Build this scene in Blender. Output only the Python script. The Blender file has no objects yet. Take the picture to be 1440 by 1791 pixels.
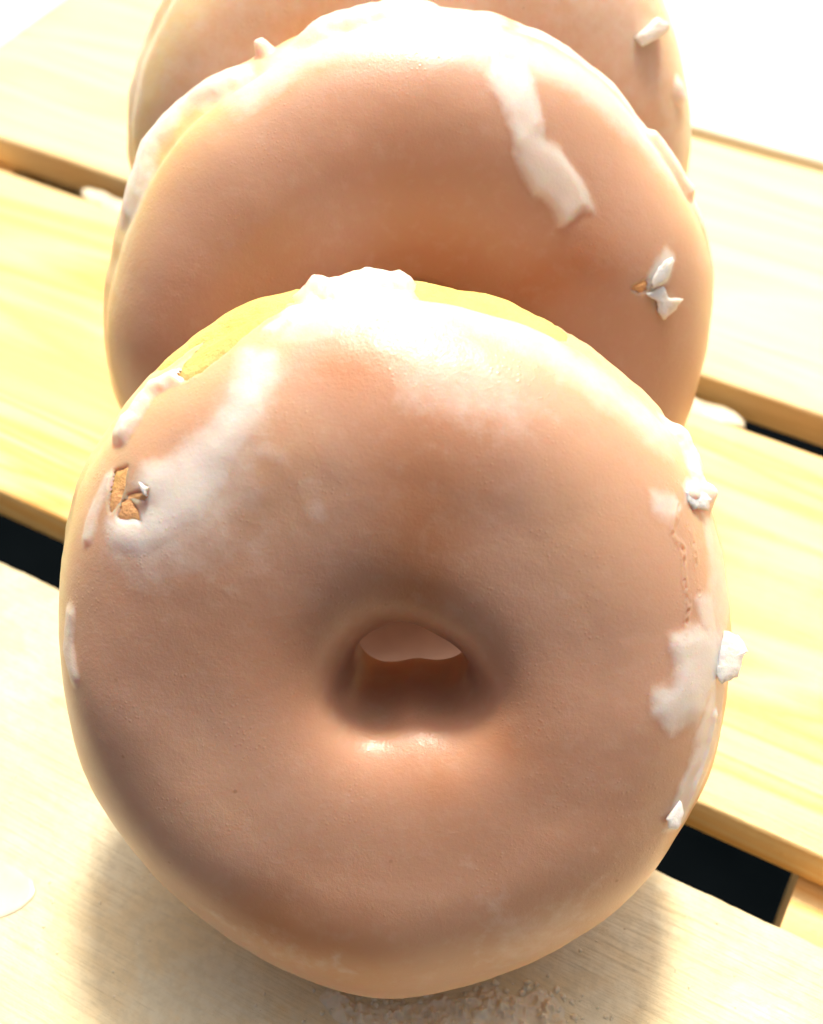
import bpy, math, random
import numpy as np
from mathutils import Matrix, Vector
random.seed(4)
SC = bpy.context.scene
COL = SC.collection
S = 0.09                      # one doughnut diameter, metres

# ---------------------------------------------------------------- camera
F, PITCH, CH, ROLL = 2309.06, 0.8578, 2.1189 * S, -0.0122
CX, CY = 720.0, 895.5
fw = np.array([0, math.cos(PITCH), -math.sin(PITCH)])
up0 = np.array([0, math.sin(PITCH), math.cos(PITCH)])
rt0 = np.array([1.0, 0, 0])
cr, sr = math.cos(ROLL), math.sin(ROLL)
rt = cr * rt0 + sr * up0
up = -sr * rt0 + cr * up0
CAM = np.array([0, 0, CH])
cam = bpy.data.cameras.new('camera')
camo = bpy.data.objects.new('camera', cam)
COL.objects.link(camo)
camo.matrix_world = Matrix(((rt[0], up[0], -fw[0], CAM[0]), (rt[1], up[1], -fw[1], CAM[1]),
                            (rt[2], up[2], -fw[2], CAM[2]), (0, 0, 0, 1)))
cam.sensor_fit = 'HORIZONTAL'
cam.sensor_width = 36
cam.lens = F / 1440 * 36
cam.clip_start = 0.01
cam.clip_end = 50
cam.dof.use_dof = True
cam.dof.focus_distance = 0.172
cam.dof.aperture_fstop = 26
SC.camera = camo

# ---------------------------------------------------------------- light
SUN_AZ, SUN_EL = math.radians(12), math.radians(65)
w = bpy.data.worlds.new('World')
SC.world = w
w.use_nodes = True
nt = w.node_tree
bg = nt.nodes['Background']
sky = nt.nodes.new('ShaderNodeTexSky')
sky.sky_type = 'NISHITA'
sky.sun_disc = False
sky.sun_elevation = SUN_EL
sky.sun_rotation = SUN_AZ
sky.dust_density = 9.0
sky.air_density = 0.4
sky.ozone_density = 0.0
nt.links.new(sky.outputs[0], bg.inputs[0])
bg.inputs[1].default_value = 0.105
sl = bpy.data.lights.new('sun', 'SUN')
sl.energy = 3.0
sl.angle = math.radians(8)
sl.color = (1.0, 0.89, 0.72)
so = bpy.data.objects.new('sun', sl)
COL.objects.link(so)
sd = Vector((math.sin(SUN_AZ) * math.cos(SUN_EL), math.cos(SUN_AZ) * math.cos(SUN_EL), math.sin(SUN_EL)))
so.rotation_euler = sd.to_track_quat('Z', 'Y').to_euler()
so.location = (0.1, 1, 1)
vs = SC.view_settings
vs.view_transform = 'Standard'
vs.look = 'None'
vs.gamma = 1
vs.use_curve_mapping = False
vs.exposure = 0.60

# ---------------------------------------------------------------- numeric helpers
def project(P):
    q = P - CAM
    d = q @ fw
    return np.stack([CX + F * (q @ rt) / d, CY - F * (q @ up) / d], -1), d

def ray(px, py):
    v = fw + rt * (px - CX) / F - up * (py - CY) / F
    return v

def ground(px, py, z=0.0):
    v = ray(px, py)
    return CAM + v * ((z - CAM[2]) / v[2])

def _h(i, j, k, seed):
    n = (i * 374761393 + j * 668265263 + k * 2147483647 + seed * 1274126177) & 0xffffffff
    n = ((n ^ (n >> 13)) * 1274126177) & 0xffffffff
    n = ((n ^ (n >> 15)) * 2246822519) & 0xffffffff
    return ((n ^ (n >> 16)) & 0xffff) / 65535.0

def noise(P, scale, seed=0, oct=1):
    """value noise in -1..1, P (...,3)"""
    out = 0
    amp, tot = 1.0, 0.0
    for o in range(oct):
        Q = P * scale * 2 ** o + 37.3 * (seed + 1) + 11.1 * o
        I = np.floor(Q).astype(np.int64)
        f = Q - I
        f = f * f * (3 - 2 * f)
        v = 0
        for a in (0, 1):
            for b in (0, 1):
                for c in (0, 1):
                    wgt = (f[..., 0] if a else 1 - f[..., 0]) * (f[..., 1] if b else 1 - f[..., 1]) * (f[..., 2] if c else 1 - f[..., 2])
                    v = v + wgt * _h(I[..., 0] + a, I[..., 1] + b, I[..., 2] + c, seed + o * 7)
        out = out + amp * (v * 2 - 1)
        tot += amp
        amp *= 0.5
    return out / tot

def sdf(poly, U, V):
    """signed distance to a polygon, positive inside"""
    n = len(poly)
    best = np.full(U.shape, 1e9)
    ins = np.zeros(U.shape, bool)
    for i in range(n):
        ax, ay = poly[i]
        bx, by = poly[(i + 1) % n]
        ex, ey = bx - ax, by - ay
        L = ex * ex + ey * ey + 1e-12
        t = np.clip(((U - ax) * ex + (V - ay) * ey) / L, 0, 1)
        best = np.minimum(best, (U - ax - t * ex) ** 2 + (V - ay - t * ey) ** 2)
        c = ((ay > V) != (by > V))
        with np.errstate(divide='ignore', invalid='ignore'):
            xx = (bx - ax) * (V - ay) / (by - ay if by != ay else 1e-12) + ax
        ins ^= c & (U < xx)
    d = np.sqrt(best)
    return np.where(ins, d, -d)

def sstep(a, b, x):
    t = np.clip((x - a) / (b - a), 0, 1)
    return t * t * (3 - 2 * t)

# ---------------------------------------------------------------- materials
def new_mat(name):
    m = bpy.data.materials.new(name)
    m.use_nodes = True
    n = m.node_tree.nodes
    return m, n, m.node_tree.links, n['Principled BSDF']

def tex_noise(n, l, vec, scale, detail=4, rough=0.5, dist=0.0):
    t = n.new('ShaderNodeTexNoise')
    t.inputs['Scale'].default_value = scale
    t.inputs['Detail'].default_value = detail
    t.inputs['Roughness'].default_value = rough
    t.inputs['Distortion'].default_value = dist
    l.new(vec, t.inputs['Vector'])
    return t.outputs['Fac']

def ramp(n, l, fac, stops):
    r = n.new('ShaderNodeValToRGB')
    e = r.color_ramp.elements
    e[0].position, e[0].color = stops[0][0], (*stops[0][1], 1)
    e[1].position, e[1].color = stops[-1][0], (*stops[-1][1], 1)
    for p, c in stops[1:-1]:
        k = e.new(p)
        k.color = (*c, 1)
    l.new(fac, r.inputs[0])
    return r.outputs[0]

def mix(n, l, fac, a, b, mode='MIX'):
    m = n.new('ShaderNodeMix')
    m.data_type = 'RGBA'
    m.blend_type = mode
    for s, v in ((0, fac), (6, a), (7, b)):
        if isinstance(v, (int, float)):
            m.inputs[s].default_value = v
        elif isinstance(v, tuple):
            m.inputs[s].default_value = (*v, 1)
        else:
            l.new(v, m.inputs[s])
    return m.outputs[2]

def math_n(n, l, op, a, b=0.0, clamp=False):
    m = n.new('ShaderNodeMath')
    m.operation = op
    m.use_clamp = clamp
    for s, v in ((0, a), (1, b)):
        if isinstance(v, (int, float)):
            m.inputs[s].default_value = v
        else:
            l.new(v, m.inputs[s])
    return m.outputs[0]

def glaze_material():
    m, n, l, b = new_mat('sugar_glaze')
    tc = n.new('ShaderNodeTexCoord').outputs['Object']
    at = n.new('ShaderNodeAttribute')
    at.attribute_name = 'thick'
    th = at.outputs['Fac']
    ab = n.new('ShaderNodeAttribute')
    ab.attribute_name = 'brown'
    br = ab.outputs['Fac']
    mott = tex_noise(n, l, tc, 95, 5, 0.62, 0.6)
    fine = tex_noise(n, l, tc, 420, 4, 0.6)
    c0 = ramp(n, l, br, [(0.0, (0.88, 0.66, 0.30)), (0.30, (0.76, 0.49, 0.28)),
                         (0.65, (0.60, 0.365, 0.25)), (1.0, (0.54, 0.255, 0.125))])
    c1 = mix(n, l, math_n(n, l, 'MULTIPLY', ramp(n, l, mott, [(0.40, (0, 0, 0)), (0.72, (1, 1, 1))]), 0.14),
             c0, (0.62, 0.40, 0.29))
    c2 = mix(n, l, math_n(n, l, 'MULTIPLY', ramp(n, l, fine, [(0.52, (0, 0, 0)), (0.78, (1, 1, 1))]), 0.20),
             c1, (0.72, 0.54, 0.43))
    # thickness, plus the far doughnut's glare paling, whitens the icing
    t2 = math_n(n, l, 'ADD', th, math_n(n, l, 'MULTIPLY', math_n(n, l, 'SUBTRACT', fine, 0.5), 0.40))
    t3 = ramp(n, l, t2, [(0.08, (0, 0, 0)), (0.50, (0.50, 0.50, 0.50)), (0.98, (0.72, 0.72, 0.72))])
    c3 = mix(n, l, t3, c2, (0.86, 0.86, 0.82))
    # dark specks
    v = n.new('ShaderNodeTexVoronoi')
    v.inputs['Scale'].default_value = 210
    l.new(tc, v.inputs['Vector'])
    sp = ramp(n, l, v.outputs['Distance'], [(0.035, (1, 1, 1)), (0.075, (0, 0, 0))])
    pick = math_n(n, l, 'GREATER_THAN', n.new('ShaderNodeSeparateColor').outputs[0], 0.80)
    sep = pick.node.inputs[0].links[0].from_node
    l.new(v.outputs['Color'], sep.inputs[0])
    c4 = mix(n, l, math_n(n, l, 'MULTIPLY', math_n(n, l, 'MULTIPLY', sp, pick), 0.7), c3, (0.42, 0.22, 0.12))
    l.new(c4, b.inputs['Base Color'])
    b.inputs['Subsurface Weight'].default_value = 1.0
    b.inputs['Subsurface Radius'].default_value = (1.0, 0.42, 0.20)
    b.inputs['Subsurface Scale'].default_value = 0.0042
    b.inputs['Roughness'].default_value = 0.42
    b.inputs['Specular IOR Level'].default_value = 0.42
    b.inputs['Coat Weight'].default_value = 0.3
    b.inputs['Coat Roughness'].default_value = 0.17
    g = tex_noise(n, l, tc, 900, 5, 0.65)
    g2 = tex_noise(n, l, tc, 2600, 3, 0.6)
    hsum = math_n(n, l, 'ADD', math_n(n, l, 'MULTIPLY', g, 1.0), math_n(n, l, 'MULTIPLY', g2, 0.8))
    vc = n.new('ShaderNodeTexVoronoi')
    vc.inputs['Scale'].default_value = 1300
    l.new(tc, vc.inputs['Vector'])
    crystal = ramp(n, l, vc.outputs['Distance'], [(0.10, (1, 1, 1)), (0.30, (0, 0, 0))])
    where = ramp(n, l, tex_noise(n, l, tc, 150, 3), [(0.54, (0, 0, 0)), (0.68, (1, 1, 1))])
    hsum = math_n(n, l, 'ADD', hsum, math_n(n, l, 'MULTIPLY', math_n(n, l, 'MULTIPLY', crystal, where), 1.8))
    bp = n.new('ShaderNodeBump')
    bp.inputs['Strength'].default_value = 0.17
    bp.inputs['Distance'].default_value = 0.0004
    l.new(hsum, bp.inputs['Height'])
    l.new(bp.outputs[0], b.inputs['Normal'])
    l.new(bp.outputs[0], b.inputs['Coat Normal'])
    return m

def dough_material():
    m, n, l, b = new_mat('fried_dough')
    tc = n.new('ShaderNodeTexCoord').outputs['Object']
    ab = n.new('ShaderNodeAttribute')
    ab.attribute_name = 'brown'
    nz = tex_noise(n, l, tc, 180, 6, 0.65)
    f = math_n(n, l, 'ADD', ab.outputs['Fac'], math_n(n, l, 'MULTIPLY', math_n(n, l, 'SUBTRACT', nz, 0.5), 0.5), True)
    c = ramp(n, l, f, [(0.0, (0.94, 0.70, 0.20)), (0.35, (0.92, 0.60, 0.14)), (1.0, (0.86, 0.44, 0.19))])
    l.new(c, b.inputs['Base Color'])
    b.inputs['Subsurface Weight'].default_value = 0.15
    b.inputs['Subsurface Radius'].default_value = (1.0, 0.45, 0.12)
    b.inputs['Subsurface Scale'].default_value = 0.003
    b.inputs['Roughness'].default_value = 0.6
    g = tex_noise(n, l, tc, 700, 6, 0.7)
    bp = n.new('ShaderNodeBump')
    bp.inputs['Strength'].default_value = 0.8
    bp.inputs['Distance'].default_value = 0.0008
    l.new(g, bp.inputs['Height'])
    l.new(bp.outputs[0], b.inputs['Normal'])
    return m

def flake_material():
    m, n, l, b = new_mat('dried_white_glaze')
    tc = n.new('ShaderNodeTexCoord').outputs['Object']
    nz = tex_noise(n, l, tc, 350, 4, 0.6)
    c = ramp(n, l, nz, [(0.3, (0.82, 0.77, 0.70)), (0.7, (0.90, 0.88, 0.84))])
    l.new(c, b.inputs['Base Color'])
    b.inputs['Subsurface Weight'].default_value = 0.8
    b.inputs['Subsurface Radius'].default_value = (1.0, 0.7, 0.45)
    b.inputs['Subsurface Scale'].default_value = 0.002
    b.inputs['Roughness'].default_value = 0.3
    b.inputs['Coat Weight'].default_value = 0.3
    g = tex_noise(n, l, tc, 900, 4, 0.6)
    bp = n.new('ShaderNodeBump')
    bp.inputs['Strength'].default_value = 0.5
    bp.inputs['Distance'].default_value = 0.0006
    l.new(g, bp.inputs['Height'])
    l.new(bp.outputs[0], b.inputs['Normal'])
    return m

def wood_material(name, pale, band, stain, seed, band_amt=0.8):
    """pine: object space, x along the plank"""
    m, n, l, b = new_mat(name)
    tc = n.new('ShaderNodeTexCoord').outputs['Object']
    mp = n.new('ShaderNodeMapping')
    mp.inputs['Location'].default_value = (seed * 1.7, seed * 0.31, seed)
    mp.inputs['Scale'].default_value = (2.6, 40, 40)
    l.new(tc, mp.inputs['Vector'])
    mf = n.new('ShaderNodeMapping')
    mf.inputs['Location'].default_value = (seed, 0, 0)
    mf.inputs['Scale'].default_value = (60, 1000, 1000)
    l.new(tc, mf.inputs['Vector'])
    broad = tex_noise(n, l, mp.outputs[0], 1.0, 3, 0.5, 0.9)
    fine = tex_noise(n, l, mf.outputs[0], 1.0, 4, 0.6)
    rings = ramp(n, l, broad, [(0.28, (0.1, 0.1, 0.1)), (0.42, (0.75, 0.75, 0.75)), (0.455, (0.05, 0.05, 0.05)),
                               (0.53, (1, 1, 1)), (0.57, (0.1, 0.1, 0.1)), (0.66, (0.8, 0.8, 0.8)), (0.70, (0.1, 0.1, 0.1))])
    c = mix(n, l, math_n(n, l, 'MULTIPLY', rings, band_amt), pale, band)
    ff = ramp(n, l, fine, [(0.30, (0.92, 0.89, 0.83)), (0.60, (1, 1, 1))])
    c = mix(n, l, 0.8, c, ff, 'MULTIPLY')
    blot = tex_noise(n, l, tc, 42, 5, 0.62)
    c = mix(n, l, math_n(n, l, 'MULTIPLY', ramp(n, l, blot, [(0.56, (0, 0, 0)), (0.72, (1, 1, 1))]), 0.5), c, stain)
    l.new(c, b.inputs['Base Color'])
    rr = math_n(n, l, 'ADD', math_n(n, l, 'MULTIPLY', fine, 0.2), 0.38)
    l.new(rr, b.inputs['Roughness'])
    b.inputs['Specular IOR Level'].default_value = 0.5
    bp = n.new('ShaderNodeBump')
    pit = tex_noise(n, l, tc, 330, 5, 0.7)
    bp.inputs['Strength'].default_value = 0.6
    bp.inputs['Distance'].default_value = 0.0006
    l.new(math_n(n, l, 'ADD', fine, math_n(n, l, 'MULTIPLY', pit, 0.7)), bp.inputs['Height'])
    l.new(bp.outputs[0], b.inputs['Normal'])
    return m, n, l, b

GLAZE, DOUGH, FLAKE = glaze_material(), dough_material(), flake_material()

# ---------------------------------------------------------------- mesh helpers
def mesh_obj(name, V, faces, mat, parent=None, attrs=None, smooth=True):
    me = bpy.data.meshes.new(name)
    V = np.asarray(V, dtype=np.float32)
    if isinstance(faces, np.ndarray):
        me.vertices.add(len(V))
        me.vertices.foreach_set('co', V.ravel())
        k = faces.shape[1]
        me.loops.add(faces.size)
        me.loops.foreach_set('vertex_index', faces.ravel().astype(np.int32))
        me.polygons.add(len(faces))
        me.polygons.foreach_set('loop_start', np.arange(0, faces.size, k, dtype=np.int32))
        me.polygons.foreach_set('loop_total', np.full(len(faces), k, dtype=np.int32))
        me.update(calc_edges=True)
        me.validate()
    else:
        me.from_pydata([tuple(map(float, v)) for v in V], [], faces)
        me.update()
    if attrs:
        for k, a in attrs.items():
            at = me.attributes.new(k, 'FLOAT', 'POINT')
            at.data.foreach_set('value', np.asarray(a, dtype=np.float32))
    me.polygons.foreach_set('use_smooth', [smooth] * len(me.polygons))
    me.materials.append(mat)
    o = bpy.data.objects.new(name, me)
    COL.objects.link(o)
    if parent:
        o.parent = parent
    return o

def tag(o, label=None, cat=None, group=None, kind=None):
    for k, v in (('label', label), ('category', cat), ('group', group), ('kind', kind)):
        if v:
            o[k] = v
    return o

# ---------------------------------------------------------------- setting
def slab(name, x0, x1, y0, y1, z0, z1, mat):
    V = [(x, y, z) for z in (z0, z1) for y in (y0, y1) for x in (x0, x1)]
    Fs = [(0, 2, 3, 1), (4, 5, 7, 6), (0, 1, 5, 4), (2, 6, 7, 3), (0, 4, 6, 2), (1, 3, 7, 5)]
    return mesh_obj(name, V, Fs, mat, None, None, False)

mg, n, l, b = new_mat('dark_ground')
tc = n.new('ShaderNodeTexCoord').outputs['Object']
nz = tex_noise(n, l, tc, 9, 5)
l.new(ramp(n, l, nz, [(0.3, (0.0012, 0.002, 0.0026)), (0.7, (0.003, 0.0045, 0.0055))]), b.inputs['Base Color'])  # near-black base stands in for shade below the planks
b.inputs['Roughness'].default_value = 0.9
b.inputs['Specular IOR Level'].default_value = 0.0
g = slab('ground', -6, 6, -5, 7, -0.52, -0.50, mg)
tag(g, kind='structure')
mg, n, l, b = new_mat('pale_paving')
tc = n.new('ShaderNodeTexCoord').outputs['Object']
l.new(ramp(n, l, tex_noise(n, l, tc, 12, 6), [(0.3, (0.74, 0.75, 0.72)), (0.7, (0.84, 0.85, 0.82))]), b.inputs['Base Color'])
b.inputs['Roughness'].default_value = 0.8
g = slab('pavement', -6, 6, 1.16, 9, -0.498, -0.47, mg)
tag(g, kind='structure')

# ---------------------------------------------------------------- table
PHI = -1.0677
dv = np.array([math.sin(PHI), math.cos(PHI), 0.0])     # along the planks, to the back left
nv = np.array([-dv[1], dv[0], 0.0])
if nv[1] < 0:
    nv = -nv
TAU = 0.0974 * S
table = bpy.data.objects.new('slatted_table', None)
COL.objects.link(table)
ax = -dv                                                # local x runs to the front right
ang = math.atan2(ax[1], ax[0])
table.location = (0, 0, 0)
table.rotation_euler = (0, 0, ang)
tag(table, 'slatted pine table top of parallel planks with dark gaps, under all the doughnuts', 'table')
# local frame: x = -dv, y = nv
def plank(y0, y1, x0, x1, mat, seed, ragged=0.0, ztop=0.0):
    n_x = 420
    bev = 0.0009
    prof = []                                           # (y, z, corner weight) closed profile
    def arc(cy_, cz_, a0, a1):
        for i in range(5):
            a = a0 + (a1 - a0) * i / 4
            prof.append((cy_ + bev * math.cos(a), cz_ + bev * math.sin(a)))
    pi = math.pi
    arc(y0 + bev, ztop - TAU + bev, 1.5 * pi, pi)
    arc(y0 + bev, ztop - bev, pi, 0.5 * pi)
    for i in range(1, 24):
        prof.append((y0 + bev + (y1 - y0 - 2 * bev) * i / 24, ztop))
    arc(y1 - bev, ztop - bev, 0.5 * pi, 0)
    arc(y1 - bev, ztop - TAU + bev, 0, -0.5 * pi)
    prof = np.array(prof)
    xs = np.linspace(x0, x1, n_x)
    P = np.zeros((n_x, len(prof), 3))
    P[..., 0] = xs[:, None]
    P[..., 1] = prof[None, :, 0]
    P[..., 2] = prof[None, :, 1]
    # slow wander of the sawn edges, tiny splinters
    E1 = np.stack([xs * 1.0, 0 * xs + seed, 0 * xs], -1)
    wob = noise(E1, 12, seed, 2) * 0.0005 + ragged * (noise(E1, 260, seed + 3, 3) * 0.0005 + np.maximum(0, noise(E1, 90, seed + 9, 2) - 0.45) * 0.0018)
    far = (prof[:, 0] > (y0 + y1) / 2 + 0.4 * (y1 - y0))
    near = (prof[:, 0] < (y0 + y1) / 2 - 0.4 * (y1 - y0))
    P[:, far, 1] += wob[:, None]
    P[:, near, 1] -= (noise(E1, 14, seed + 5, 2) * 0.0004)[:, None]
    P[..., 2] += noise(P, 55, seed, 2) * 0.00012
    k = len(prof)
    i, j = np.meshgrid(np.arange(n_x - 1), np.arange(k), indexing='ij')
    a = i * k + j
    b2 = i * k + (j + 1) % k
    Fq = np.stack([a, a + k, b2 + k, b2], -1).reshape(-1, 4)
    V = P.reshape(-1, 3)
    faces = [tuple(f) for f in Fq.tolist()]
    faces.append(tuple(range(k)))
    faces.append(tuple(range((n_x - 1) * k + k - 1, (n_x - 1) * k - 1, -1)))
    return mesh_obj('plank', V, faces, mat, table, None, True)

WA, n, l, b = wood_material('pine_front', (0.74, 0.64, 0.40), (0.70, 0.56, 0.30), (0.70, 0.60, 0.37), 3.1, 0.6)
# sugar smears, yellow crumbs stains and grey dirt on the front plank
tc = n.new('ShaderNodeTexCoord').outputs['Object']
old = b.inputs['Base Color'].links[0].from_socket
s1 = tex_noise(n, l, tc, 70, 5, 0.6, 0.5)
c = mix(n, l, math_n(n, l, 'MULTIPLY', ramp(n, l, s1, [(0.46, (0, 0, 0)), (0.60, (1, 1, 1))]), 0.5), old, (0.68, 0.68, 0.52))
s2 = tex_noise(n, l, tc, 130, 3, 0.5)
c = mix(n, l, math_n(n, l, 'MULTIPLY', ramp(n, l, s2, [(0.66, (0, 0, 0)), (0.76, (1, 1, 1))]), 0.6), c, (0.72, 0.52, 0.22))
s4 = tex_noise(n, l, tc, 480, 4, 0.65)
c = mix(n, l, math_n(n, l, 'MULTIPLY', ramp(n, l, s4, [(0.45, (0, 0, 0)), (0.60, (1, 1, 1))]), 0.4), c, (0.56, 0.49, 0.30))
b.inputs['Normal'].links[0].from_node.inputs['Distance'].default_value = 0.0008
s3 = tex_noise(n, l, tc, 160, 4, 0.7, 1.0)
c = mix(n, l, math_n(n, l, 'MULTIPLY', ramp(n, l, s3, [(0.64, (0, 0, 0)), (0.74, (1, 1, 1))]), 0.4), c, (0.42, 0.40, 0.28))
l.new(c, b.inputs['Base Color'])
WB = wood_material('pine_second', (0.82, 0.64, 0.32), (0.78, 0.43, 0.11), (0.84, 0.66, 0.28), 7.7, 1.0)[0]
WC = wood_material('pine_third', (0.84, 0.70, 0.42), (0.80, 0.52, 0.20), (0.84, 0.68, 0.34), 12.2, 0.6)[0]  # paler than the second plank, some glare put into its colour
WD = wood_material('pine_far', (0.88, 0.84, 0.68), (0.86, 0.76, 0.50), (0.86, 0.78, 0.56), 21.0, 0.4)[0]  # far planks paled: glare put into the wood colour
XE = -2.9 * S                                            # the planks end here at the back left
plank(0.13 * S, 1.09 * S, XE - 0.02, 3.3 * S, WA, 1, 1.0)
plank(1.242 * S, 2.172 * S, XE, 3.6 * S, WB, 2, 0.2)
plank(2.293 * S, 3.205 * S, XE, 4.2 * S, WC, 3)
plank(3.251 * S, 4.17 * S, XE, 4.8 * S, WD, 4)
plank(4.21 * S, 5.13 * S, XE, 5.2 * S, WD, 5)
def beam(x0, x1):
    z1 = -TAU - 0.0003
    V = [(x, y, z) for z in (z1 - 0.030, z1) for y in (0.16 * S, 5.1 * S) for x in (x0, x1)]
    Fs = [(0, 2, 3, 1), (4, 5, 7, 6), (0, 1, 5, 4), (2, 6, 7, 3), (0, 4, 6, 2), (1, 3, 7, 5)]
    return mesh_obj('beam', V, Fs, WB, table, None, False)
beam(0.097 * S, 0.75 * S)
beam(XE + 0.1 * S, XE + 0.35 * S)

# ---------------------------------------------------------------- doughnuts
class Donut:
    def __init__(self, label, D, T, hr, x, y, al, yaw, kz, NT, NP, seed, patches, bares, lumps, brownspots, hole=(0, 0, 0, 0, 0), pale=0.0):
        self.D, self.seed = D, seed
        th = np.linspace(0, 2 * np.pi, NT, endpoint=False)[:, None] + np.zeros((1, NP))
        EI, EO = 0.54, 0.90                              # squarer towards the hole than at the rim
        def sec(p):
            c_, s_ = np.cos(p), np.sin(p)
            e_ = np.where(c_ < 0, EI, EO)
            return np.sign(c_) * np.abs(c_) ** e_, np.sign(s_) * np.abs(s_) ** e_
        fine_ = np.linspace(-np.pi, np.pi, 40001)
        a_, b_ = sec(fine_)
        arc_ = np.concatenate([[0], np.cumsum(np.hypot(np.diff(a_), np.diff(b_)))])
        ps1 = np.interp(np.linspace(0, arc_[-1], NP, endpoint=False), arc_, fine_)
        ps = ps1[None, :] + np.zeros((NT, 1))
        self.th, self.ps = th, ps
        Ro = D / 2 * (1 + 0.010 * np.sin(2 * th + seed) + 0.007 * np.sin(3 * th + 2.1 * seed) + 0.004 * np.sin(5 * th + seed) + 0.003 * np.sin(9 * th + 3 * seed)
                      - (0.022 if seed == 3 else 0.0) * np.exp(-((th - math.radians(226)) / 0.38) ** 2))
        hrv = hr * (1 + hole[0] * np.cos(2 * th + hole[1]) + hole[2] * np.cos(3 * th + 1.0))
        R, r = (Ro + hrv) / 2, (Ro - hrv) / 2
        cc, ss = sec(ps)
        rho = R + r * cc
        # waist between the two fried faces (proof line)
        dgr = np.abs(ps + 0.26 + 0.07 * np.sin(2 * th + 0.6 + seed))
        rho = rho - 0.009 * D * np.exp(-(dgr / 0.10) ** 2) * (1 + 0.5 * np.sin(3 * th + seed))
        inner = np.clip((Ro - rho) / (Ro - hrv), 0, 1)
        X = rho * np.cos(th) + hole[3] * D * inner ** 2
        Z = rho * np.sin(th) * kz + hole[4] * D * inner ** 2
        Y = T / 2 * ss
        # front funnel of the hole a little wider
        P = np.stack([X, Y, Z], -1) * S
        low = noise(P, 42, seed, 2)
        mid = noise(P, 120, seed + 5, 3)
        N = self.normals(P)
        P = P + N * (low * 0.0011 + mid * 0.00013)[..., None] * np.clip((rho[..., None] - hr * 0.8) / 0.2, 0.35, 1)
        P = P + N * (noise(P, 110, seed + 7, 2) * 0.0008 * sstep(0.8, 1.0, inner))[..., None]
        rim = np.exp(-((ps - 0.05) / 0.5) ** 2)
        P = P + N * (noise(P, 190, seed + 8, 3) * 0.00045 * rim)[..., None]
        # pose
        c, s = math.cos(al), math.sin(al)
        M1 = np.array([[1, 0, 0], [0, c, s], [0, -s, c]])
        c, s = math.cos(yaw), math.sin(yaw)
        M2 = np.array([[c, -s, 0], [s, c, 0], [0, 0, 1]])
        self.M = M2 @ M1
        W = P @ self.M.T
        self.off = np.array([x * S, y * S, -W[..., 2].min() + 0.0002])
        root = bpy.data.objects.new('glazed_doughnut', None)
        COL.objects.link(root)
        self.base = np.array([self.off[0], self.off[1], 0.0])
        root.location = self.base
        tag(root, label, 'doughnut', 'glazed ring doughnuts standing on edge in a row')
        self.root = root
        # world data for pixel look-up
        Wd = W + self.off
        NW = self.normals(P) @ self.M.T
        px, dep = project(Wd)
        view = CAM - Wd
        view /= np.linalg.norm(view, axis=-1, keepdims=True)
        facing = (NW * view).sum(-1)
        self.px, self.dep, self.facing = px, dep, facing
        self.Wd, self.NW = Wd, NW
        Rm, rm = 0.36 * D, 0.21 * D
        self.Rm, self.rm = Rm, rm
        # surface coordinates: ring angle re-centred at the right-hand side
        U0 = th * Rm
        V = ps * rm
        Q = P
        jit = noise(Q, 420, seed + 11, 3) * 0.006 + noise(Q, 150, seed + 17, 2) * 0.008
        thick = np.zeros_like(U0)
        for poly, amt, soft, jj in patches:
            sd_ = self.patch(poly)
            thick = np.maximum(thick, amt * sstep(-soft * 0.8, soft * 0.7, sd_ + jit * jj))
        # thin films everywhere; pale also whitens, putting lens glare into the colour
        film = noise(Q, 75, seed + 23, 4)
        thick = np.maximum(thick, 0.08 * sstep(0.15, 0.75, film) * (1 - 0.9 * sstep(0.45, 0.7, inner))) + pale * 0.5
        bare = np.full(U0.shape, -1.0)
        for poly in bares:
            bare = np.maximum(bare, self.patch(poly) + jit * 1.1)
        for u0, u1, v0, v1 in lumps.get('bare', []):
            a = self.band(u0, u1, v0, v1)
            bare = np.maximum(bare, a + jit * 0.8)
        # drip fringe along the waist
        for u0, u1, v0, v1, amt in lumps.get('thick', []):
            a = self.band(u0, u1, v0, v1)
            thick = np.maximum(thick, amt * sstep(-0.004, 0.016, a + jit * 1.6))
        # browning and painted shade: pale at the waist, brown on the two faces
        dW = np.abs(ps + 0.20 + 0.07 * np.sin(2 * th + 0.6 + seed))
        brown = 0.12 - pale * 0.55 + 0.5 * sstep(0.15, 0.8, dW) + 0.17 * noise(Q, 26, seed + 31, 2)
        brown = brown + 0.20 * np.exp(-((inner - 0.95) / 0.30) ** 2)  # ring at the hole: warm shade painted into the glaze colour
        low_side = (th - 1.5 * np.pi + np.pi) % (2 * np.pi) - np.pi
        brown = brown + 0.42 * np.exp(-(low_side / 0.9) ** 2) * np.exp(-((ps + 0.3) / 0.7) ** 2)  # bottom rim darkened, shade near the wood painted as brown
        brown = brown - 0.30 * np.exp(-((th - 3.1) / 0.7) ** 2) * sstep(-0.75, -0.35, ps) * (ps < 1.2)
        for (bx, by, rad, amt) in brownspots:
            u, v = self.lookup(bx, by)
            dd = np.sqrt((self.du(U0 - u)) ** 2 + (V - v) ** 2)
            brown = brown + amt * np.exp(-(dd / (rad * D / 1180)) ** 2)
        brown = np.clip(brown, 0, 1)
        # inner wall of the hole: pale tan
        disp = 0.00020 + thick * 0.00024
        for (bx, by, rad, hgt) in lumps.get('bump', []):
            u, v = self.lookup(bx, by)
            dd = np.sqrt((self.du(U0 - u)) ** 2 + (V - v) ** 2) / (rad * D / 1180)
            dd = dd + noise(Q, 300, seed + 41, 2) * 0.3
            w_ = sstep(1.0, 0.35, dd)
            disp = disp + hgt * 0.001 * w_
            thick = np.maximum(thick, 0.95 * sstep(1.1, 0.6, dd))
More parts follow.
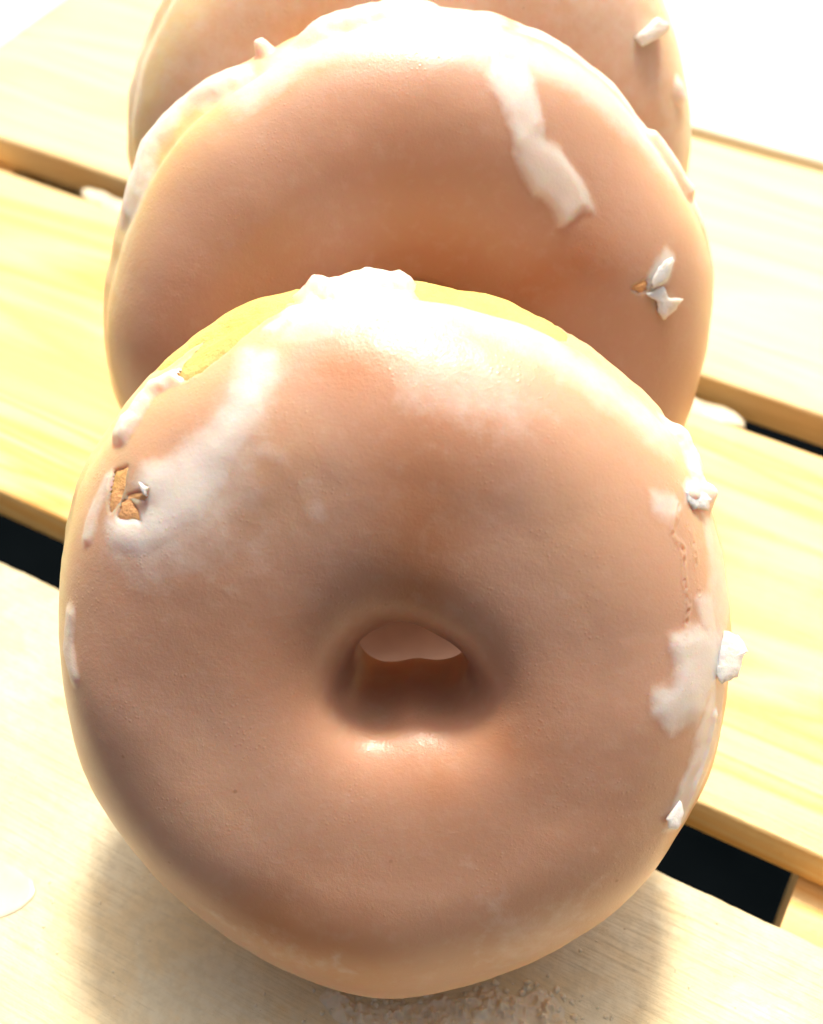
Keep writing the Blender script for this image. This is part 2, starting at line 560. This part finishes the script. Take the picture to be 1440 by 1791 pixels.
        for (line, rad, hgt) in lumps.get('ridge', []):
            q = [self.lookup(*p) for p in line]
            best = np.full(U0.shape, 9.0)
            for (a0, b0), (a1, b1) in zip(q[:-1], q[1:]):
                uu, vv = self.du(U0 - a0), V - b0
                ex_, ey_ = self.du(np.array(a1 - a0)), b1 - b0
                t = np.clip((uu * ex_ + vv * ey_) / (ex_ ** 2 + ey_ ** 2 + 1e-12), 0, 1)
                best = np.minimum(best, np.hypot(uu - t * ex_, vv - t * ey_))
            dd = best / (rad * D / 1180) + noise(Q, 300, seed + 43, 4) * (0.5 if seed == 3 else 0.25) + noise(Q, 90, seed + 44, 2) * 0.35
            w_ = sstep(1.1, 0.2, dd)
            disp = disp + hgt * 0.001 * w_ * (1 + (0.5 if seed == 3 else 0.2) * noise(Q, 420, seed + 45, 3))
            thick = np.maximum(thick, min(1.0, 0.25 + 0.7 * hgt) * sstep(1.4, 0.3, dd))
        ef = sstep(0.001, -0.006, bare)
        disp = disp * ef - 0.00022 * (1 - ef) + thick * mid * 0.0003
        # cracks in the glaze
        for (line, wd, dp) in lumps.get('crack', []):
            q = [self.lookup(*p) for p in line]
            U = U0
            best = np.full(U.shape, 9.0)
            jx = noise(Q, 330, seed + 51, 4) * 0.014
            for (a0, b0), (a1, b1) in zip(q[:-1], q[1:]):
                uu, vv = self.du(U - a0), V - b0
                ex_, ey_ = self.du(np.array(a1 - a0)), b1 - b0
                t = np.clip((uu * ex_ + vv * ey_) / (ex_ ** 2 + ey_ ** 2 + 1e-12), 0, 1)
                best = np.minimum(best, np.hypot(uu - t * ex_ + jx, vv - t * ey_ + jx))
            disp = disp - dp * 0.001 * np.exp(-(best / wd) ** 2) + dp * 0.0004 * np.exp(-((best - 2.4 * wd) / wd) ** 2)
        PL = P + N * disp[..., None]
        # --- meshes in root space (root has no rotation; geometry is posed)
        def place(A):
            B = A @ self.M.T
            B[..., 2] += self.off[2]
            return B.reshape(-1, 3)
        i, j = np.meshgrid(np.arange(NT), np.arange(NP), indexing='ij')
        a = i * NP + j
        b_ = i * NP + (j + 1) % NP
        c2 = ((i + 1) % NT) * NP + (j + 1) % NP
        d2 = ((i + 1) % NT) * NP + j
        Fq = np.stack([a, b_, c2, d2], -1).reshape(-1, 4)
        keep = (bare.ravel()[Fq] < 0).all(1)
        fq = Fq[keep]
        used = np.unique(fq)
        mp = np.full(NT * NP, -1)
        mp[used] = np.arange(len(used))
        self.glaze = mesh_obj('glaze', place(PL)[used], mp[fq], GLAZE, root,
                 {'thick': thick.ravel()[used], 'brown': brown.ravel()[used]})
        crumb = noise(P, 260, seed + 61, 3)
        PD = P - N * (0.00012 - 0.00010 * crumb - 0.00028 * sstep(-0.003, 0.001, bare) - 0.0002 * (bare > -0.002) * crumb)[..., None]
        st = 2
        ii, jj2 = np.meshgrid(np.arange(NT // st), np.arange(NP // st), indexing='ij')
        nj = NP // st
        a = ii * nj + jj2
        b_ = ii * nj + (jj2 + 1) % nj
        c2 = ((ii + 1) % (NT // st)) * nj + (jj2 + 1) % nj
        d2 = ((ii + 1) % (NT // st)) * nj + jj2
        Fd = np.stack([a, b_, c2, d2], -1).reshape(-1, 4)
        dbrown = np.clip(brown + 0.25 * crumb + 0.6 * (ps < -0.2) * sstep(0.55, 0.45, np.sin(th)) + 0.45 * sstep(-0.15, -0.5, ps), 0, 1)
        mesh_obj('dough', place(PD[::st, ::st].copy()), Fd, DOUGH, root, {'brown': dbrown[::st, ::st].ravel()})

    def du(self, d):
        L = 2 * np.pi * self.Rm
        return (d + L / 2) % L - L / 2

    def normals(self, P):
        a = np.roll(P, -1, 0) - np.roll(P, 1, 0)
        b = np.roll(P, -1, 1) - np.roll(P, 1, 1)
        N = np.cross(b, a)
        N /= np.linalg.norm(N, axis=-1, keepdims=True) + 1e-12
        # make outward
        if (N[0, P.shape[1] // 2] * np.array([1, 0, 0])).sum() < 0:
            N = -N
        return N

    def idx(self, x, y):
        d = np.hypot(self.px[..., 0] - x, self.px[..., 1] - y) + np.where(self.facing < 0.0, 1e5, 0)
        m = d.min()
        cand = np.where(d < m + 4, self.dep, 1e9)
        return np.unravel_index(np.argmin(cand), cand.shape)

    def lookup(self, x, y):
        i = self.idx(x, y)
        return self.th[i] * self.Rm, self.ps[i] * self.rm

    def patch(self, poly):
        """signed distance (in diameters, positive inside) on the doughnut's own surface"""
        q = [self.lookup(*p) for p in poly]
        u0 = q[0][0]
        q = [(float(self.du(np.array(a - u0))), b) for a, b in q]
        return sdf(q, self.du(self.th * self.Rm - u0), self.ps * self.rm)

    def band(self, a0, a1, v0, v1):
        """strip between ring angles a0..a1 (degrees) and profile angles v0..v1 (radians)"""
        am, ah = math.radians((a0 + a1) / 2), math.radians((a1 - a0) / 2)
        d = (self.th - am + np.pi) % (2 * np.pi) - np.pi
        du = (ah - np.abs(d)) * self.Rm
        dvv = np.minimum(self.ps - v0, v1 - self.ps) * self.rm
        return np.minimum(du * 0.4, dvv)

    def flake(self, poly, anchor, th=0.0006, lift=0.0003, face=0.5, name='glaze_flake', seed=0):
        """thin broken plate of icing: outline on a plane through a surface point"""
        i = self.idx(*anchor)
        p0 = self.Wd[i] + self.NW[i] * (0.0008 + lift)
        vw = CAM - p0
        vw /= np.linalg.norm(vw)
        nn = self.NW[i] * (1 - face) + vw * face
        nn /= np.linalg.norm(nn)
        pts = []
        rng = random.Random(seed)
        dense = []
        for a, b in zip(poly, poly[1:] + poly[:1]):
            for k in range(4):
                t = k / 4
                dense.append((a[0] + (b[0] - a[0]) * t + rng.uniform(-1, 1) * 1.6, a[1] + (b[1] - a[1]) * t + rng.uniform(-1, 1) * 1.6))
        for x, y in dense:
            v = ray(x, y)
            t = ((p0 - CAM) @ nn) / (v @ nn)
            pts.append(CAM + v * t)
        pts = np.array(pts)
        c = pts.mean(0)
        k = len(pts)
        top = pts * 0.93 + c * 0.07 + nn * th * 0.5
        midr = pts
        bot = pts * 0.93 + c * 0.07 - nn * th
        crown = pts * 0.5 + c * 0.5 + nn * th * 0.55
        V = np.concatenate([crown, top, midr, bot, [c + nn * th * 0.7], [c - nn * th]]) - self.base
        Fs = []
        for r_ in range(3):
            for i2 in range(k):
                j2 = (i2 + 1) % k
                Fs.append((r_ * k + i2, (r_ + 1) * k + i2, (r_ + 1) * k + j2, r_ * k + j2))
        for i2 in range(k):
            j2 = (i2 + 1) % k
            Fs.append((4 * k, i2, j2))
            Fs.append((4 * k + 1, 3 * k + j2, 3 * k + i2))
        return mesh_obj(name, V, Fs, FLAKE, self.root)

P1 = [
    ([(432, 640), (480, 640), (470, 700), (440, 760), (440, 850), (400, 930), (330, 980), (250, 1010), (190, 960), (250, 900), (300, 840), (390, 720)], 0.42, 0.06, 1.5),
      # white icing on the nearest doughnut, outline traced, size, softness, edge raggedness
    ([(428, 615), (468, 625), (470, 660), (452, 700), (432, 745), (405, 800), (392, 850), (350, 900), (300, 930), (240, 965), (200, 950),
      (190, 915), (238, 908), (262, 880), (240, 842), (252, 815), (300, 802), (335, 775), (372, 752), (402, 705), (418, 660)], 1.0, 0.030, 1.0),
    ([(405, 765), (450, 778), (505, 792), (500, 812), (450, 808), (410, 795)], 0.30, 0.030, 2.0),
    ([(518, 838), (545, 842), (545, 868), (526, 862)], 0.26, 0.025, 2.0),
    ([(1142, 862), (1180, 868), (1192, 890), (1175, 905), (1150, 893)], 0.6, 0.018, 1.0),
    ([(1180, 1118), (1222, 1108), (1252, 1118), (1262, 1180), (1240, 1235), (1222, 1262), (1200, 1262), (1178, 1278), (1150, 1245),
      (1152, 1222), (1178, 1205), (1188, 1160)], 1.0, 0.022, 1.2),
    ([(1240, 1100), (1290, 1130), (1285, 1200), (1262, 1290), (1225, 1380), (1195, 1445), (1165, 1450), (1195, 1370), (1222, 1290), (1232, 1200)], 0.75, 0.018, 1.5),
    ([(1205, 850), (1260, 860), (1275, 960), (1280, 1090), (1262, 1180), (1235, 1180), (1240, 1050), (1235, 930)], 0.4, 0.02, 1.5),
    ([(1222, 1050), (1246, 1040), (1252, 1110), (1232, 1100)], 0.7, 0.015, 1.0),
    ([(1195, 850), (1215, 848), (1240, 866), (1240, 895), (1215, 890), (1200, 880)], 1.0, 0.010, 1.0),
    ([(560, 520), (600, 490), (690, 485), (760, 520), (900, 560), (1010, 620), (1100, 690), (1180, 760), (1160, 790), (1050, 700),
      (930, 620), (800, 570), (680, 560), (580, 570), (500, 590), (490, 560)], 0.48, 0.045, 1.4),
    ([(700, 640), (860, 650), (960, 720), (900, 760), (760, 740), (690, 690)], 0.28, 0.06, 2.0),
    ([(350, 1582), (420, 1612), (520, 1650), (600, 1672), (640, 1710), (540, 1700), (420, 1650)], 0.12, 0.012, 2.0),
    ([(840, 1560), (960, 1600), (1040, 1540), (1010, 1660), (860, 1700)], 0.18, 0.06, 2.0),
]
B1 = [[(222, 868), (256, 852), (258, 866), (250, 882), (236, 876)],
      [(224, 874), (238, 892), (242, 908), (226, 902), (206, 903), (214, 884)],
      [(198, 822), (218, 820), (212, 850), (206, 872), (192, 892), (190, 870)],
      [(312, 655), (335, 618), (380, 575), (430, 535), (505, 510), (486, 545), (440, 575), (392, 612), (350, 645), (325, 660)],
      [(742, 494), (800, 500), (880, 528), (940, 556), (985, 588), (930, 560), (860, 532), (800, 516), (756, 506)]]
L1 = {'bare': [(63, 87, -0.30, 0.95), (107, 130, -0.24, 0.9)],
      'thick': [(-40, 48, 0.16, 0.55, 0.8), (152, 172, 0.15, 0.6, 1.0), (87, 107, -0.25, 1.2, 1.0), (172, 214, 0.25, 0.75, 0.8)],
      'bump': [],
      'ridge': [([(575, 500), (640, 484), (700, 492)], 34, 1.0), ([(315, 652), (268, 680), (236, 725), (222, 750)], 24, 1.0),
                ([(1190, 765), (1225, 800), (1245, 840)], 28, 1.1), ([(1210, 860), (1235, 880)], 18, 0.8),
                ([(122, 1085), (118, 1130), (128, 1180)], 20, 0.35), ([(190, 840), (168, 885), (152, 940)], 20, 0.3),
                ([(1250, 1250), (1236, 1310), (1214, 1370), (1192, 1425)], 13, 0.35), ([(560, 505), (500, 560), (470, 575)], 16, 0.5)],
      'crack': [([(1188, 885), (1180, 920), (1196, 960), (1200, 1010), (1206, 1060), (1200, 1105)], 0.0016, 0.4),
                ([(1212, 930), (1218, 975), (1225, 1030)], 0.0014, 0.25)]}
d1 = Donut('nearest doughnut with its whole hole in view and torn white icing at its upper left',
           1.0, 0.4246, 0.070, -0.0274, 1.1499, 0.6295, -0.04, 1.085, 1200, 480, 3, P1, B1, L1,
           [(470, 1610, 90, 0.3), (620, 1690, 90, 0.3), (600, 620, 60, 0.5), (740, 930, 150, 0.35), (330, 1100, 160, 0.1), (880, 1290, 80, 0.12), (760, 1360, 80, 0.10)], (0.22, 0.0, 0.10, 0.024, -0.004))  # bottom spots: real browning, deepened for shade under the rim
d1.flake([(1268, 1102), (1292, 1112), (1310, 1138), (1303, 1145), (1292, 1185), (1262, 1196), (1250, 1180), (1256, 1140)], (1262, 1150), 0.0006, 0.0003, 0.75, seed=1)
d1.flake([(1196, 858), (1232, 862), (1243, 872), (1240, 892), (1214, 890), (1202, 876)], (1216, 876), 0.0005, 0.0000, 0.3, seed=2)
d1.flake([(1166, 1432), (1190, 1400), (1196, 1420), (1186, 1452), (1170, 1448)], (1178, 1420), 0.0005, 0.0001, 0.6, seed=3)
d1.flake([(243, 843), (258, 852), (256, 868), (248, 862)], (250, 856), 0.0005, 0.0004, 0.4, seed=4)

P2 = [
    ([(862, 95), (925, 110), (938, 165), (950, 240), (985, 290), (1015, 330), (1045, 375), (1020, 372), (990, 388), (978, 362), (935, 340),
      (908, 290), (890, 220), (872, 160)], 1.0, 0.018, 1.3),
    ([(520, 60), (640, 20), (800, 30), (930, 75), (1060, 150), (1160, 240), (1210, 320), (1180, 320), (1060, 200), (940, 125), (800, 95), (640, 90), (520, 120), (430, 190), (400, 170)], 0.65, 0.05, 1.0),
    ([(1170, 440), (1180, 450), (1172, 500), (1140, 510), (1130, 500), (1150, 465)], 0.8, 0.012, 1.0),
]
B2 = [[(1112, 508), (1130, 496), (1128, 512)]]
L2 = {'bare': [(100, 114, 0.1, 0.9)],
      'thick': [(120, 160, 0.45, 1.1, 1.0), (-10, 70, -0.2, 0.5, 0.9), (70, 96, -0.3, 1.2, 1.0)],
      'bump': [(455, 66, 18, 2.4)],
      'ridge': [([(390, 140), (330, 170), (280, 225), (248, 285), (232, 340)], 44, 0.9), ([(560, 40), (620, 18), (700, 12)], 45, 1.2), ([(1150, 240), (1195, 300), (1210, 330)], 18, 1.0)]}
d2 = Donut('middle doughnut of the row with a long white icing drip down its upper right face',
           1.086, 0.4246, 0.088, 0.004, 1.8414, 0.3883, 0.08, 1.0, 900, 360, 8, P2, B2, L2,
           [(700, 280, 150, 0.15), (980, 480, 80, 0.3), (330, 560, 120, 0.15)], (0.08, 0.5, 0.05, 0, 0.03))
d2.flake([(1130, 512), (1160, 500), (1170, 520), (1196, 524), (1178, 545), (1160, 560), (1152, 545), (1150, 530)], (1160, 525), 0.0004, -0.0002, 0.2, seed=5)
d2.flake([(1176, 448), (1180, 455), (1168, 492), (1142, 505), (1140, 492), (1152, 466)], (1160, 478), 0.0004, -0.0002, 0.2, seed=6)

L3 = {'bare': [(120, 150, 0.1, 0.7)], 'thick': [(20, 60, -0.1, 0.6, 0.9)], 'bump': [(1190, 160, 30, 1.0)]}
d3 = Donut('farthest doughnut, half hidden behind the middle one, cut off by the top of the photo',
           1.1285, 0.4246, 0.075, 0.010, 2.3177, 0.2996, 0.08, 1.0, 600, 240, 15, [], [], L3, [], (0.08, 1.5, 0.05, 0, 0), 0.42)  # last value pales this glaze to stand in for veiling glare
d3.flake([(1110, 66), (1150, 30), (1170, 40), (1166, 58), (1124, 82)], (1138, 56), 0.0018, 0.0006, 0.5, seed=7)

# ---------------------------------------------------------------- icing and a beige patch on the wood
THIN, n, l, b = new_mat('thin_icing')
tc = n.new('ShaderNodeTexCoord').outputs['Object']
l.new(ramp(n, l, tex_noise(n, l, tc, 120, 4), [(0.35, (0.60, 0.54, 0.37)), (0.65, (0.66, 0.62, 0.48))]), b.inputs['Base Color'])
b.inputs['Roughness'].default_value = 0.35
b.inputs['Subsurface Weight'].default_value = 0.4
b.inputs['Subsurface Radius'].default_value = (1, 0.7, 0.4)
b.inputs['Subsurface Scale'].default_value = 0.001
BEIGE, n, l, b = new_mat('beige_patch_mat')
tc = n.new('ShaderNodeTexCoord').outputs['Object']
l.new(ramp(n, l, tex_noise(n, l, tc, 90, 4), [(0.35, (0.62, 0.46, 0.34)), (0.65, (0.72, 0.56, 0.42))]), b.inputs['Base Color'])
b.inputs['Roughness'].default_value = 0.45
def blob(name, poly, label, cat, z0=0.0, h=0.0006, mat=FLAKE, group=None, seed=0):
    pts = [ground(x, y, z0)[:2] for x, y in poly]
    pts = np.array(pts)
    c = pts.mean(0)
    rings = [1.0, 0.985, 0.94, 0.8, 0.5, 0.2]
    hs = [-0.0002, 0.5, 0.85, 1.0, 1.05, 1.0]
    dense = []
    k0 = len(pts)
    for i in range(k0):                                  # Catmull-Rom outline
        p0, p1, p2, p3 = pts[i - 1], pts[i], pts[(i + 1) % k0], pts[(i + 2) % k0]
        for t in np.linspace(0, 1, 10, endpoint=False):
            dense.append(0.5 * ((2 * p1) + (-p0 + p2) * t + (2 * p0 - 5 * p1 + 4 * p2 - p3) * t * t + (-p0 + 3 * p1 - 3 * p2 + p3) * t ** 3))
    D_ = np.array(dense)
    P3 = np.concatenate([D_, np.zeros((len(D_), 1))], 1)
    D_ = D_ + noise(P3, 500, seed, 2)[:, None] * 0.0004
    k = len(D_)
    V = []
    for r_, hh in zip(rings, hs):
        q = D_ * r_ + c * (1 - r_)
        q3 = np.concatenate([q, np.zeros((k, 1))], 1)
        zz = z0 + h * hh * (1 + 0.35 * noise(q3, 350, seed + 3, 2)) if hh > 0 else np.full(k, z0 - 0.0004)
        V.append(np.concatenate([q, zz[:, None]], 1))
    V = np.concatenate(V + [np.array([[c[0], c[1], z0 + h]])])
    Fs = []
    for r_ in range(len(rings) - 1):
        for i in range(k):
            j = (i + 1) % k
            Fs.append((r_ * k + i, r_ * k + j, (r_ + 1) * k + j, (r_ + 1) * k + i))
    L = (len(rings) - 1) * k
    for i in range(k):
        Fs.append((L + i, L + (i + 1) % k, len(V) - 1))
    base = np.array([c[0], c[1], z0])
    o = mesh_obj(name, V - base, Fs, mat)
    o.location = base
    tag(o, label, cat, group)
    return o

blob('icing_puddle', [(-60, 1500), (0, 1506), (40, 1520), (62, 1545), (58, 1572), (30, 1595), (0, 1608), (-60, 1620)],
     'thin pale puddle of dried icing at the left edge of the front plank', 'icing', 0, 0.0003, THIN, seed=2)
blob('beige_patch', [(520, 1040), (620, 985), (760, 975), (900, 1010), (960, 1090), (930, 1180), (820, 1230), (660, 1230), (550, 1160)],
     'smooth beige patch on the plank, seen through the hole of the nearest doughnut', 'icing', 0, 0.0004, BEIGE, seed=6)  # flat beige patch laid over the plank wood
blob('icing_drip', [(142, 338), (165, 335), (200, 350), (250, 372), (262, 392), (225, 385), (180, 366), (148, 352)],
     'pale icing drip on the plank edge left of the middle doughnut', 'icing', -0.0025, 0.0012, THIN, seed=3)
blob('icing_drip', [(1180, 690), (1215, 702), (1260, 716), (1295, 735), (1300, 752), (1262, 748), (1220, 735), (1190, 722)],
     'pale icing drip in the plank gap right of the middle doughnut', 'icing', -0.0040, 0.0012, THIN, seed=4)

# dried icing crust under the nearest doughnut
def crumbs(name, label, n_, region, size, mat, seed):
    rng = random.Random(seed)
    V, Fs = [], []
    import itertools
    for _ in range(n_):
        x, y = region(rng)
        p = ground(x, y)
        if p @ nv > 1.07 * S:                            # past the plank's edge
            continue
        s = rng.uniform(*size)
        nv_ = 8
        b0 = len(V)
        ph = rng.uniform(0, 6.28)
        el = rng.uniform(0.85, 1.2)
        for lay, (rr, zz) in enumerate(((1.0, -0.05), (0.85, 0.35), (0.45, 0.6))):
            for k in range(nv_):
                a = ph + k / nv_ * 6.283
                r2 = s * rr * rng.uniform(0.7, 1.25)
                V.append((p[0] + r2 * math.cos(a) * el, p[1] + r2 * math.sin(a) / el, s * zz * rng.uniform(0.8, 1.2)))
        V.append((p[0], p[1], s * 0.66))
        for lay in (0, 1):
            for k in range(nv_):
                j = (k + 1) % nv_
                Fs.append((b0 + lay * nv_ + k, b0 + lay * nv_ + j, b0 + (lay + 1) * nv_ + j, b0 + (lay + 1) * nv_ + k))
        for k in range(nv_):
            Fs.append((b0 + 2 * nv_ + k, b0 + 2 * nv_ + (k + 1) % nv_, b0 + 3 * nv_))
    o = mesh_obj(name, V, Fs, mat)
    tag(o, label, 'crumbs', None, 'stuff')
    return o

mc, n, l, b = new_mat('icing_crumb')
tc = n.new('ShaderNodeTexCoord').outputs['Object']
l.new(ramp(n, l, tex_noise(n, l, tc, 300, 3), [(0.3, (0.66, 0.54, 0.34)), (0.7, (0.80, 0.72, 0.52))]), b.inputs['Base Color'])
b.inputs['Roughness'].default_value = 0.5
b.inputs['Subsurface Weight'].default_value = 0.5
b.inputs['Subsurface Radius'].default_value = (1, 0.6, 0.3)
b.inputs['Subsurface Scale'].default_value = 0.001
def reg_crust(r):
    t = r.random()
    x = 600 + 430 * t + r.gauss(0, 25)
    y = 1752 + r.gauss(0, 22) + 30 * abs(t - 0.4)
    return x, y
CR = [(590, 1730), (660, 1752), (740, 1742), (850, 1722), (940, 1735), (1000, 1762), (1010, 1800), (960, 1840), (800, 1850), (660, 1830), (600, 1790), (560, 1750)]
pts = np.array([ground(x, y)[:2] for x, y in CR])
lo, hi = pts.min(0) - 0.003, pts.max(0) + 0.003
gx, gy = np.meshgrid(np.linspace(lo[0], hi[0], 330), np.linspace(lo[1], hi[1], 130), indexing='ij')
G = np.stack([gx, gy, 0 * gx], -1)
dd = sdf([tuple(p) for p in pts], gx, gy) + noise(G, 260, 3, 4) * 0.0022
lumpy = 0.5 + 0.5 * noise(G, 1100, 8, 2)
hh = np.where(dd > 0, sstep(0, 0.0015, dd) * (0.00015 + 0.0022 * lumpy ** 2 * (0.3 + 0.7 * sstep(-0.3, 0.1, noise(G, 330, 12, 2)))), -0.0004)
Vc = np.stack([gx, gy, hh], -1).reshape(-1, 3)
i_, j_ = np.meshgrid(np.arange(329), np.arange(129), indexing='ij')
a_ = i_ * 130 + j_
fq_ = np.stack([a_, a_ + 130, a_ + 131, a_ + 1], -1).reshape(-1, 4)
fq_ = fq_[(hh.ravel()[fq_] > -0.0003).any(1)]
us = np.unique(fq_)
mp_ = np.full(len(Vc), -1)
mp_[us] = np.arange(len(us))
cb = np.array([pts[:, 0].mean(), pts[:, 1].mean(), 0])
crust = mesh_obj('icing_crust', Vc[us] - cb, mp_[fq_], mc)
crust.location = cb
tag(crust, 'lumpy tan icing crust on the wood beneath the nearest doughnut', 'icing')
crumbs('icing_crumbs', 'loose tan icing crumbs on the wood beneath the nearest doughnut', 160, reg_crust, (0.00015, 0.0006), mc, 5)
def reg_scatter(r):
    return r.uniform(-20, 1300), r.uniform(1350, 1810)
crumbs('sugar_grains', 'fine pale sugar grains scattered over the front plank', 200, reg_scatter, (0.00008, 0.00032), mc, 9)
